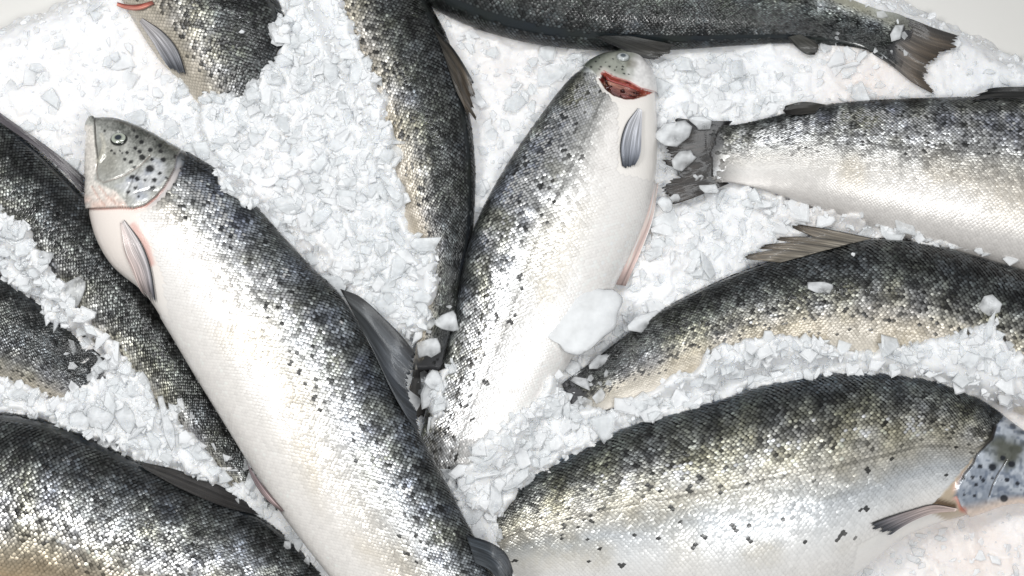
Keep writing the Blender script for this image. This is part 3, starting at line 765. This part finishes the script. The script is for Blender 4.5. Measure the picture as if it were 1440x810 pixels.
s8 = make_fish('salmon', 'broad salmon at lower right, bluish gill plate at the right edge', pts(
 '1528,665 1490,636 1440,606 1395,574 1350,550 1295,532 1235,525 1165,526 1090,538 1020,560 950,580 885,600 825,627 765,657 710,690 670,730 635,765 615,785'), pts(
 '1520,690 1480,708 1425,709 1370,722 1315,737 1265,760 1215,800 1150,835 1080,850 1015,855 955,855 895,850 840,845 785,838 735,830 690,825 655,830 628,835'),
 [(0, 0.015), (0.6, 0.010), (1, -0.02)], roll=math.radians(2), pal='blue', dark=0.88, cream_t=0.66, seed=81, gill=0.16, head_fn=head_right, pitch=6.6, metal_k=0.7, lone_f=0.07, nspots=90, spot_t=(0.1, 0.75), dense=(230, 130))
fin(s8, 'pectoral_fin', [pts('1347,715 1313,709 1284,716 1242,729 1212,741'), pts('1346,717 1313,715 1287,722 1255,735 1228,748'), pts('1344,719 1313,722 1290,730 1269,741 1249,755')], lift=3.5, cols=((196, 176, 168), (92, 96, 104)), edge=(30, 28, 28), jag=0.08, seed=82)
fin(s8, 'tail_fin', [pts('620,780 590,790 560,800 530,805'), pts('620,810 595,820 570,830 550,838'), pts('628,833 605,855 580,875 555,895')], zabs='axis', cols=((60, 60, 60), (50, 44, 38)), seed=83)
eye(s8, 1482, 662, 10)

s9 = make_fish('salmon', 'salmon in the bottom left corner, dark fin folded along its back', pts(
 '-330,700 -270,640 -190,600 -100,580 -10,579 60,590 125,614 190,645 255,672 320,700 385,738 440,783 490,830 540,880 585,920 610,945'), pts(
 '-335,730 -290,780 -220,830 -140,860 -65,880 5,893 70,905 130,918 195,930 260,940 325,950 390,955 450,965 505,980 560,995 590,1005'),
 [(0, 0.008), (0.6, 0.0), (1, -0.03)], roll=math.radians(14), pal='tan', seed=91, gill=0.18, nspots=60, pitch=6.1, lone_f=0.15, dark=1.0, tint=(1.0, 0.97, 0.92))
fin(s9, 'dorsal_fin', [pts('196,649 250,661 310,683 358,711'), pts('198,652 255,673 315,698 368,720'), pts('204,660 260,690 320,714 374,726')], lift=3.5, droop=3, cols=((52, 50, 48), (40, 38, 38)), edge=(26, 24, 24), jag=0.05, seed=92)
fin(s9, 'tail_fin', [pts('605,940 640,955 670,975 700,990'), pts('600,975 625,1000 645,1020 660,1035'), pts('592,1003 600,1040 605,1065 605,1090')], zabs='axis', cols=((60, 60, 60), (50, 44, 38)), seed=93)

s10 = make_fish('salmon', 'dark salmon at left passing beneath the large salmon on top', pts(
 '-330,-95 -270,-75 -195,-25 -120,45 -50,115 10,172 70,228 125,285 172,345 215,405 258,470 300,540 340,605 380,670 415,725'), pts(
 '-350,-70 -345,20 -300,100 -235,170 -165,235 -95,300 -30,360 30,415 85,470 140,525 195,580 248,630 300,680 350,720 393,758'),
 [(0, 0.008), (0.5, 0.006), (1, -0.002)], roll=math.radians(16), pal='dark', slimk=0.82, seed=101, gill=0.18, nspots=60, pitch=5.8, lone_f=0.2, dark=1.5)
fin(s10, 'dorsal_fin', [pts('-22,143 40,187 90,224 122,252'), pts('-12,155 45,196 90,232 122,263'), pts('0,172 50,207 90,242 121,277')], lift=3.5, droop=3, cols=((84, 80, 84), (70, 66, 70)), edge=(30, 28, 30), jag=0.04, seed=102)
fin(s10, 'tail_fin', [pts('412,722 440,750 460,770 480,790'), pts('405,742 420,770 432,790 440,805'), pts('394,758 398,785 395,800 390,820')], zabs='axis', cols=((60, 60, 60), (50, 44, 38)), seed=103)

s11 = make_fish('salmon', 'small dark salmon tail end at the left edge, closed in by ice on both sides', pts(
 '-560,150 -500,150 -420,175 -320,215 -220,260 -120,310 -40,358 25,403 75,445 115,478 155,512'), pts(
 '-575,180 -540,260 -470,330 -375,395 -270,440 -165,480 -75,510 0,535 60,555 105,570 148,585'),
 [(0, 0.0), (1, 0.0)], roll=math.radians(16), pal='dark', seed=111, gill=0.16, nspots=50, pitch=5.8, lone_f=0.2, dark=1.5)
fin(s11, 'adipose_fin', [pts('60,436 100,454 136,482'), pts('66,446 100,462 134,490')], lift=3, droop=2, cols=((60, 60, 60), (40, 40, 40)), jag=0.02, seed=112, nr=14)
fin(s11, 'tail_fin', [pts('155,510 185,525 205,540 220,552'), pts('150,545 178,562 195,575 208,588'), pts('148,583 165,610 175,628 182,645')], zabs='axis', cols=((60, 60, 60), (50, 44, 38)), seed=113)

# ------------------------------------------------------------------ counter and bed of ice
me = bpy.data.meshes.new('counter_top')
cz = -0.055
me.from_pydata([(-3, -3, cz), (3, -3, cz), (3, 3, cz), (-3, 3, cz)], [], [(0, 1, 2, 3)])
me.materials.append(M_COUNTER)
counter = bpy.data.objects.new('counter_top', me); COL.objects.link(counter); counter['kind'] = 'structure'

STEP = 3.0 * PX
X0, X1, Y0, Y1 = -0.92, 0.92, -0.66, 0.62
gx = np.arange(X0, X1, STEP); gy = np.arange(Y0, Y1, STEP)
GX, GY = np.meshgrid(gx, gy, indexing='ij')
# fish height raster
ZF = np.full(GX.shape, -1.0)
for f in FISH_ALL:
    ix = np.round((f.S[:, 0] - X0) / STEP).astype(int); iy = np.round((f.S[:, 1] - Y0) / STEP).astype(int)
    ok = (ix >= 0) & (iy >= 0) & (ix < len(gx)) & (iy < len(gy))
    np.maximum.at(ZF, (ix[ok], iy[ok]), f.S[ok, 2])
    for dx, dy in ((1, 0), (0, 1), (-1, 0), (0, -1)):
        jx = np.clip(ix[ok] + dx, 0, len(gx) - 1); jy = np.clip(iy[ok] + dy, 0, len(gy) - 1)
        np.maximum.at(ZF, (jx, jy), f.S[ok, 2] - 0.0005)
def blur(A, n):
    for _ in range(n):
        A = (A + np.roll(A, 1, 0) + np.roll(A, -1, 0) + np.roll(A, 1, 1) + np.roll(A, -1, 1)) / 5
    return A

def worley(x, y, size, seed, tilt):
    """tilted facets, one per jittered cell; also distance to the cell's seed"""
    cx = np.floor(x / size).astype(np.int64); cy = np.floor(y / size).astype(np.int64)
    best = np.full(x.shape, 1e9); hgt = np.zeros(x.shape)
    for dx in (-1, 0, 1):
        for dy in (-1, 0, 1):
            a, b = cx + dx, cy + dy
            def h(s):
                n = (a * 73856093 ^ b * 19349663 ^ (seed * 7 + s) * 83492791) & 0x7fffffff
                n = ((n ^ (n >> 13)) * 1274126177) & 0x7fffffff
                return ((n ^ (n >> 16)) & 0xffff) / 65535.0
            sx = (a + h(1)) * size; sy = (b + h(2)) * size
            ang = h(3) * 6.283; k = 0.55 + 0.9 * h(4)
            ex = (x - sx) * np.cos(ang) + (y - sy) * np.sin(ang); ey = -(x - sx) * np.sin(ang) + (y - sy) * np.cos(ang)
            d = np.hypot(ex * k, ey / k)
            hh = size * (0.5 * (h(5) - 0.5) + tilt * (h(6) - 0.5) * (x - sx) / size + tilt * (h(7) - 0.5) * (y - sy) / size)
            w = d < best
            best = np.where(w, d, best); hgt = np.where(w, hh, hgt)
    return hgt, best

GPX, GPY = proj(np.stack([GX, GY, np.full(GX.shape, 0.015)], -1).reshape(-1, 3))
GPX = GPX.reshape(GX.shape); GPY = GPY.reshape(GX.shape)
wx = GX + 0.004 * (vnoise(GX / 0.012, GY / 0.012, 1) - 0.5); wy = GY + 0.004 * (vnoise(GX / 0.012, GY / 0.012, 2) - 0.5)
h1, d1 = worley(wx, wy, 0.018, 1, 1.3)
h2, d2 = worley(wx, wy, 0.0075, 2, 1.6)
h3, d3 = worley(wx, wy, 0.034, 5, 0.9)
low = 0.010 * (vnoise(GX / 0.09, GY / 0.09, 3) - 0.5) + 0.006 * (vnoise(GX / 0.035, GY / 0.035, 4) - 0.5)
# packed and smooth at top left, right edge and bottom right; loose elsewhere
smooth_zone = np.maximum.reduce([
    sstep(230, 60, np.hypot((GPX - 90) * 0.8, GPY - 60)) ,
    sstep(200, 60, np.hypot((GPX - 1400) * 0.8, (GPY - 800))),
    sstep(200, 70, np.hypot((GPX - 1330) * 0.7, GPY - 80)),
    0.7 * sstep(140, 50, np.hypot(GPX - 720, GPY - 150))])
rough = 1 - 0.48 * smooth_zone
H = low + rough * (0.32 * h1 + 0.14 * h2 + 0.20 * h3)
# slopes down at the two back corners, where the counter shows
def side(ax, ay, bx, by):      # px distance, positive on the bare-counter side
    nx, ny = (by - ay), -(bx - ax); l = math.hypot(nx, ny)
    return ((GPX - ax) * nx + (GPY - ay) * ny) / l
nzl = 9 * (vnoise(GPX / 14, GPY / 14, 8) - 0.5)
for (a, b) in (((-40, 22), (64, -16)), ((1312, -4), (1450, 58))):
    sd = side(*a, *b) + nzl - 30
    H = H - 0.075 * sstep(-75, 12, sd) - 0.2 * sstep(0, 60, sd)
# gentle piles between fish
for (x, y, r, hh) in ((450, 230, 150, 0.016), (740, 130, 90, -0.004), (1150, 110, 120, 0.004), (960, 360, 90, 0.010), (150, 560, 110, 0.008), (1380, 780, 120, -0.010), (606, 500, 40, -0.032), (600, 560, 30, -0.03)):
    H = H + hh * np.exp(-((GPX - x)**2 + (GPY - y)**2) / (r * r))
# ice heaped over fish
OVER = [
 (pts('398,-60 394,0 371,28 391,60 377,80 352,115 322,134 296,128 262,118 262,160 330,300 440,360 520,480 600,480 628,402 622,354 582,314 570,250 556,165 530,105 506,50 488,0 480,-60'), 0.014, 20),
 (pts('646,716 636,672 660,625 700,597 745,562 772,520 798,562 850,572 915,548 1005,488 1085,474 1160,480 1230,492 1300,482 1360,464 1392,446 1404,474 1424,512 1450,538 1520,570 1520,615 1440,580 1380,566 1330,546 1240,531 1170,532 1100,542 1035,561 960,584 895,601 830,631 762,665 724,700 706,734 676,736'), 0.013, 15),
 (pts('0,287 48,326 74,376 134,452 164,482 224,556 268,606 326,668 300,684 200,647 100,603 50,586 -120,574 -120,530 0,527 50,547 90,558 134,566 143,512 126,482 76,452 41,417 0,390 -120,362 -120,270'), 0.014, 9),
 (pts('584,530 640,505 642,522 628,566 608,606 588,566'), 0.006, 8),
 (pts('1040,262 1130,282 1230,312 1330,344 1440,372 1440,380 1330,352 1200,324 1040,296'), 0.006, 10),
]
ZFb = blur(np.where(ZF < -0.5, H, ZF), 6)
OVERM = np.zeros(GX.shape)
for poly, thick, fall in OVER:
    jx = GPX + 10 * (vnoise(GPX / 9, GPY / 9, 31) - 0.5) + 14 * (vnoise(GPX / 25, GPY / 25, 33) - 0.5)
    jy = GPY + 10 * (vnoise(GPX / 9, GPY / 9, 32) - 0.5) + 14 * (vnoise(GPX / 25, GPY / 25, 34) - 0.5)
    ins = inside(jx, jy, poly); d = seg_dist(jx, jy, poly, True)
    w = np.where(ins, sstep(0, fall, d), 0)
    cover = np.maximum(ZFb, H * 0.5) + (thick + 0.006) * w - 0.006 + rough * (0.26 * h1 + 0.12 * h2) * w
    H = np.where(ins, np.maximum(H, cover), H)
    OVERM = np.maximum(OVERM, w)
# melt water stains: faint pink and straw
st = sstep(0.6, 0.95, vnoise(GPX / 70, GPY / 70, 41)) * 0.2
for (x, y, r, k) in ((1380, 790, 130, 1.0), (1230, 105, 80, 0.9), (1180, 300, 110, 0.5), (700, 90, 110, 0.45), (220, 60, 80, 0.5), (900, 330, 60, 0.5), (1430, 590, 40, 0.8), (60, 130, 160, 0.3)):
    st = np.maximum(st, k * np.exp(-((GPX - x)**2 + (GPY - y)**2) / (r * r)) * (0.5 + 0.5 * vnoise(GPX / 22, GPY / 22, 42)))
c_ice = np.ones(GX.shape + (3,)) * np.array([0.85, 0.86, 0.875])
stc = lin((238, 214, 198))
c_ice = c_ice * (1 - 0.45 * st[..., None]) + stc * 0.45 * st[..., None]
bed = mesh_obj('ice_bed', np.stack([GX, GY, H], -1).reshape(-1, 3), grid_faces(len(gx), len(gy)), M_BED, None, c_ice.reshape(-1, 3), smooth=True)
bed['kind'] = 'structure'

def H_at(x, y):
    i = np.clip(np.round((x - X0) / STEP).astype(int), 0, len(gx) - 1); j = np.clip(np.round((y - Y0) / STEP).astype(int), 0, len(gy) - 1)
    return H[i, j], ZF[i, j], rough[i, j], OVERM[i, j]

# ------------------------------------------------------------------ loose flakes
def rot_matrices(rng, n, tilt):
    az = rng.uniform(0, 2*math.pi, n); ti = np.abs(rng.normal(0, 1, n)) * tilt; ax = rng.uniform(0, 2*math.pi, n)
    k = np.stack([np.cos(ax), np.sin(ax), np.zeros(n)], -1)
    Km = np.zeros((n, 3, 3)); Km[:, 0, 2] = k[:, 1]; Km[:, 1, 2] = -k[:, 0]; Km[:, 2, 0] = -k[:, 1]; Km[:, 2, 1] = k[:, 0]
    Rt = np.eye(3) + np.sin(ti)[:, None, None] * Km + (1 - np.cos(ti))[:, None, None] * (Km @ Km)
    Rz = np.zeros((n, 3, 3)); Rz[:, 0, 0] = np.cos(az); Rz[:, 0, 1] = -np.sin(az); Rz[:, 1, 0] = np.sin(az); Rz[:, 1, 1] = np.cos(az); Rz[:, 2, 2] = 1
    return Rt @ Rz
NK = 5
def shards(rng, n, size, thick, asp=(0.32, 1.0)):
    """n irregular chipped plates -> verts (n, 3*NK, 3)"""
    ang = (np.arange(NK) + rng.uniform(-0.38, 0.38, (n, NK))) * 2 * math.pi / NK
    r = rng.uniform(0.55, 1.2, (n, NK))
    a = rng.uniform(*asp, n)
    x = r * np.cos(ang); y = r * np.sin(ang) * a[:, None]
    s = size[:, None]
    def ring(k, z, j):
        zz = z[:, None] + thick[:, None] * rng.uniform(-j, j, (n, NK))
        return np.stack([x * s * k, y * s * k, zz], -1)
    return np.concatenate([ring(0.86, -thick / 2, 0.15), ring(1.0, thick * 0.05, 0.2), ring(0.82, thick / 2, 0.22)], 1)
def shard_faces():
    F = []
    for r in range(2):
        for k in range(NK):
            a = r*NK + k; b = r*NK + (k+1) % NK
            F += [(a, b, b + NK), (a, b + NK, a + NK)]
    for k in range(1, NK - 1):
        F.append((0, k + 1, k)); F.append((2*NK, 2*NK + k, 2*NK + k + 1))
    return np.array(F)
SF = shard_faces()

def strew(seed, n, mean, spread, big, dens, tilt, lift, mat, label, edge=False, packed=0.18):
    rng = np.random.default_rng(seed)
    x = rng.uniform(X0 + .05, X1 - .05, n); y = rng.uniform(Y0 + .05, Y1 - .05, n)
    hh, zf, ro, ov = H_at(x, y)
    size = np.clip(rng.lognormal(math.log(mean), spread, n), 0.0018, big)
    if edge:                                       # a few that slid onto the fish along the ice
        ok = (zf > hh) & (zf - hh < 0.011) & (zf > -0.5); hh = np.maximum(hh, zf) + 0.0008
    else: ok = (hh > zf - 0.004) & (hh > cz + 0.012)
    if edge: ok &= rng.random(n) < dens
    else: ok &= rng.random(n) < np.clip(packed + (0.6 - packed) * (ro - 0.40) / 0.60 + 0.5 * ov, 0, 1) * dens
    x, y, hh, size = x[ok], y[ok], hh[ok], size[ok]
    n = len(x)
    thick = np.minimum(size * rng.uniform(0.14, 0.42, n), 0.0032)
    Vt = shards(rng, n, size, thick)
    R = rot_matrices(rng, n, tilt)
    Vt = np.einsum('nij,nkj->nki', R, Vt) + np.stack([x, y, hh + size * rng.uniform(-0.15, lift, n)], -1)[:, None, :]
    Ff = (np.arange(n)[:, None, None] * (3*NK) + SF[None]).reshape(-1, 3)
    o = mesh_obj('crushed_ice', Vt.reshape(-1, 3), Ff, mat, None, None, smooth=False)
    o['kind'] = 'stuff'; o['label'] = label; o['category'] = 'ice'
    return n
nf = strew(5, 36000, 0.0054, 0.55, 0.018, 0.75, 0.24, 0.15, M_FLAKE, 'loose white crushed ice strewn between the salmon', packed=0.12)
nf += strew(6, 24000, 0.0075, 0.45, 0.020, 0.75, 0.30, 0.25, M_CLEAR, 'clear glassy ice flakes lying on the white crushed ice', packed=0.03)
nf += strew(8, 16000, 0.0055, 0.5, 0.014, 0.30, 0.18, 0.15, M_CHUNK, 'clear ice flakes lying along the edges of the salmon', True)
nf += strew(7, 26000, 0.0026, 0.35, 0.006, 0.75, 0.45, 0.2, M_FLAKE, 'fine ice crumbs between the larger flakes', packed=0.55)

# ------------------------------------------------------------------ single pieces of ice
def top_z(px, py):
    p = P(np.array(px), np.array(py), np.array(0.02))
    h, z, _, _ = H_at(np.array(p[0]), np.array(p[1]))
    zz = max(float(h), float(z))
    p = P(np.array(px), np.array(py), np.array(zz)); h, z, _, _ = H_at(np.array(p[0]), np.array(p[1]))
    return max(float(h), float(z))

def chunk(px, py, length, width, ang, label, seed, thick=3.5, tilt=0.12, mat=M_CHUNK, lift=0.0, soft=False):
    """one chipped plate: irregular outline, bevelled rim, uneven faces"""
    rng = np.random.default_rng(seed)
    m = 9
    a = (np.arange(m) + rng.uniform(-0.42, 0.42, m)) * 2*math.pi / m
    r = rng.uniform(0.62, 1.1, m)
    prof = ((0.0, -0.5), (0.82, -0.5), (0.99, -0.2), (1.0, 0.15), (0.86, 0.45), (0.45, 0.52), (0.0, 0.56))
    if soft:
        m = 48; a = np.arange(m) * 2*math.pi / m
        r = 0.93 + 0.06 * np.sin(2*a + 1) + 0.05 * np.sin(3*a + 2.2) + 0.03 * np.sin(5*a + 0.5)
        prof = [(math.sin(q) ** 0.8, -math.cos(q) * 0.5) for q in np.linspace(0.001, math.pi - 0.001, 14)]
    ox, oy = r * np.cos(a) * length / 2 * PX, r * np.sin(a) * width / 2 * PX
    t = thick * MM
    rings = []
    for k, z in prof:
        rings.append(np.stack([ox * k, oy * k, np.full(m, z * t) + (rng.uniform(-0.18, 0.18, m) * t if 0.3 < k and not soft else 0)], -1))
    Vv = np.concatenate(rings)
    if soft:
        nz = vnoise(Vv[:, 0] / 0.016 + 9, Vv[:, 1] / 0.016 + Vv[:, 2] / 0.012, 77) - 0.5
        Vv = Vv * (1 + 0.30 * nz)[:, None]; Vv[:, 2] = np.minimum(Vv[:, 2], t * 0.36 + 0.12 * Vv[:, 0])
    R = rot_matrices(rng, 1, tilt)[0]
    ca, sa = math.cos(-ang), math.sin(-ang)
    ca, sa = math.cos(math.radians(-ang)), math.sin(math.radians(-ang))
    Rz = np.array([[ca, -sa, 0], [sa, ca, 0], [0, 0, 1]])
    az = rng.uniform(0, 6.28); tl = rng.normal(0, tilt)
    k = np.array([math.cos(az), math.sin(az), 0]); K = np.array([[0, 0, k[1]], [0, 0, -k[0]], [-k[1], k[0], 0]])
    Rt = np.eye(3) + math.sin(tl) * K + (1 - math.cos(tl)) * K @ K
    z = top_z(px, py) + t * 0.6 + lift * MM
    Vv = Vv @ (Rt @ Rz).T
    o = mesh_obj('ice_chunk', Vv, grid_faces(len(prof), m, wrap=True), mat, None, None, smooth=True)
    o.location = P(np.array(px), np.array(py), np.array(z))
    o['label'] = label; o['category'] = 'ice'; o['group'] = 'single pieces of ice'
    return o

chunk(822, 450, 120, 84, -42, 'big smooth milky ice lump against the belly of the middle salmon', 1, thick=20, tilt=0.05, mat=M_LUMP, lift=-8, soft=True)
chunk(946, 186, 62, 44, -20, 'wide flat ice piece over the upper tail lobe of the upper right salmon', 2, 5, lift=13)
chunk(962, 224, 44, 30, -30, 'rough ice piece lying on the middle of the upper right salmon tail', 3, 6, lift=13)
chunk(986, 172, 34, 22, 20, 'small clear ice piece on the dark tail root of the upper right salmon', 4, 4, lift=13)
chunk(982, 250, 18, 14, 0, 'tiny ice cube between the two tail lobes of the upper right salmon', 5, 4, lift=13)
chunk(1000, 266, 34, 18, 15, 'flat ice sliver at the lower tail root of the upper right salmon', 6, 3, lift=10)
chunk(936, 286, 30, 24, 40, 'ice bit at the tip of the lower tail lobe beside the pink belly edge', 7, 6, lift=13)
chunk(950, 278, 18, 16, 10, 'little ice bit lying on the dark lower tail lobe', 8, 4, lift=13)
chunk(1156, 403, 42, 22, 10, 'lone pale ice flake on the dark flank under the torn back fin', 9, 2.5)
chunk(906, 452, 56, 26, -28, 'curled clear ice flake on the tail part of the right-hand spotted salmon', 10, 3)
chunk(806, 518, 34, 24, 60, 'clear ice shard beneath the big milky lump', 11, 4, 0.3)
chunk(842, 508, 44, 20, -35, 'long clear shard between milky lump and dark fish tail', 12, 3, 0.2)
chunk(112, 594, 40, 34, 70, 'square clear ice plate in the row above the bottom left salmon', 13, 5, 0.2)
chunk(140, 588, 46, 40, 20, 'large clear ice plate in the middle of the row above the bottom left salmon', 14, 5, 0.2)
chunk(176, 588, 46, 28, 80, 'upright-looking ice slab right of the large plate above the bottom left salmon', 15, 5, 0.25)
chunk(196, 604, 40, 9, -45, 'thin ice splinter crossing other shards above the bottom left salmon', 16, 3, 0.2, lift=4)
chunk(236, 600, 90, 18, 72, 'longest ice stick, slanting beside the dark salmon at left', 17, 5, 0.08, lift=4)
chunk(104, 412, 44, 46, 30, 'rounded clear ice piece between the two dark salmon at left', 18, 6, 0.15)
chunk(20, 552, 44, 30, 10, 'wide ice piece at the left edge below the small tail end', 19, 5, 0.2)
chunk(604, 488, 40, 44, 70, 'frosty jagged plate in the gap beside the big dorsal fin', 20, 4, 0.15, lift=14)
chunk(630, 454, 40, 34, 40, 'frosty plate upper in the gap against the middle salmon', 21, 4, 0.15, lift=14)
chunk(612, 536, 44, 30, 60, 'frosty plate lower in the gap against the middle salmon', 22, 4, 0.15, lift=12)
chunk(660, 722, 46, 40, -30, 'clear curved flake at the foot of the heap next to the lower fin', 23, 3, 0.2)
chunk(696, 706, 22, 50, 0, 'glassy tongue of ice hanging over the lower right salmon back', 24, 3, 0.2)
chunk(726, 676, 60, 16, -40, 'long clear splinter lying at the end of the ice ridge', 25, 3, 0.15, lift=3)
chunk(384, 46, 22, 40, -20, 'clear ice flake on the spotted salmon at top left', 26, 3, 0.15)
chunk(398, 86, 30, 22, 20, 'clear flat flake where the top left salmon goes under the ice', 27, 3, 0.15)
chunk(340, 45, 9, 7, 0, 'tiny white ice crumb on the spotted back at top left', 28, 3, 0.1, mat=M_LUMP)
chunk(1200, 358, 7, 6, 0, 'white crumb near the root of the torn back fin', 29, 2.5, 0.1, mat=M_LUMP)
chunk(520, 432, 44, 14, 40, 'clear sliver above the dorsal fin of the large salmon', 30, 3, 0.2)
chunk(1392, 432, 40, 34, 10, 'clear piece of ice on the flank at the right edge', 31, 4, 0.15)
print('scales', sum(f.nscales for f in FISH_ALL), 'flakes', nf)
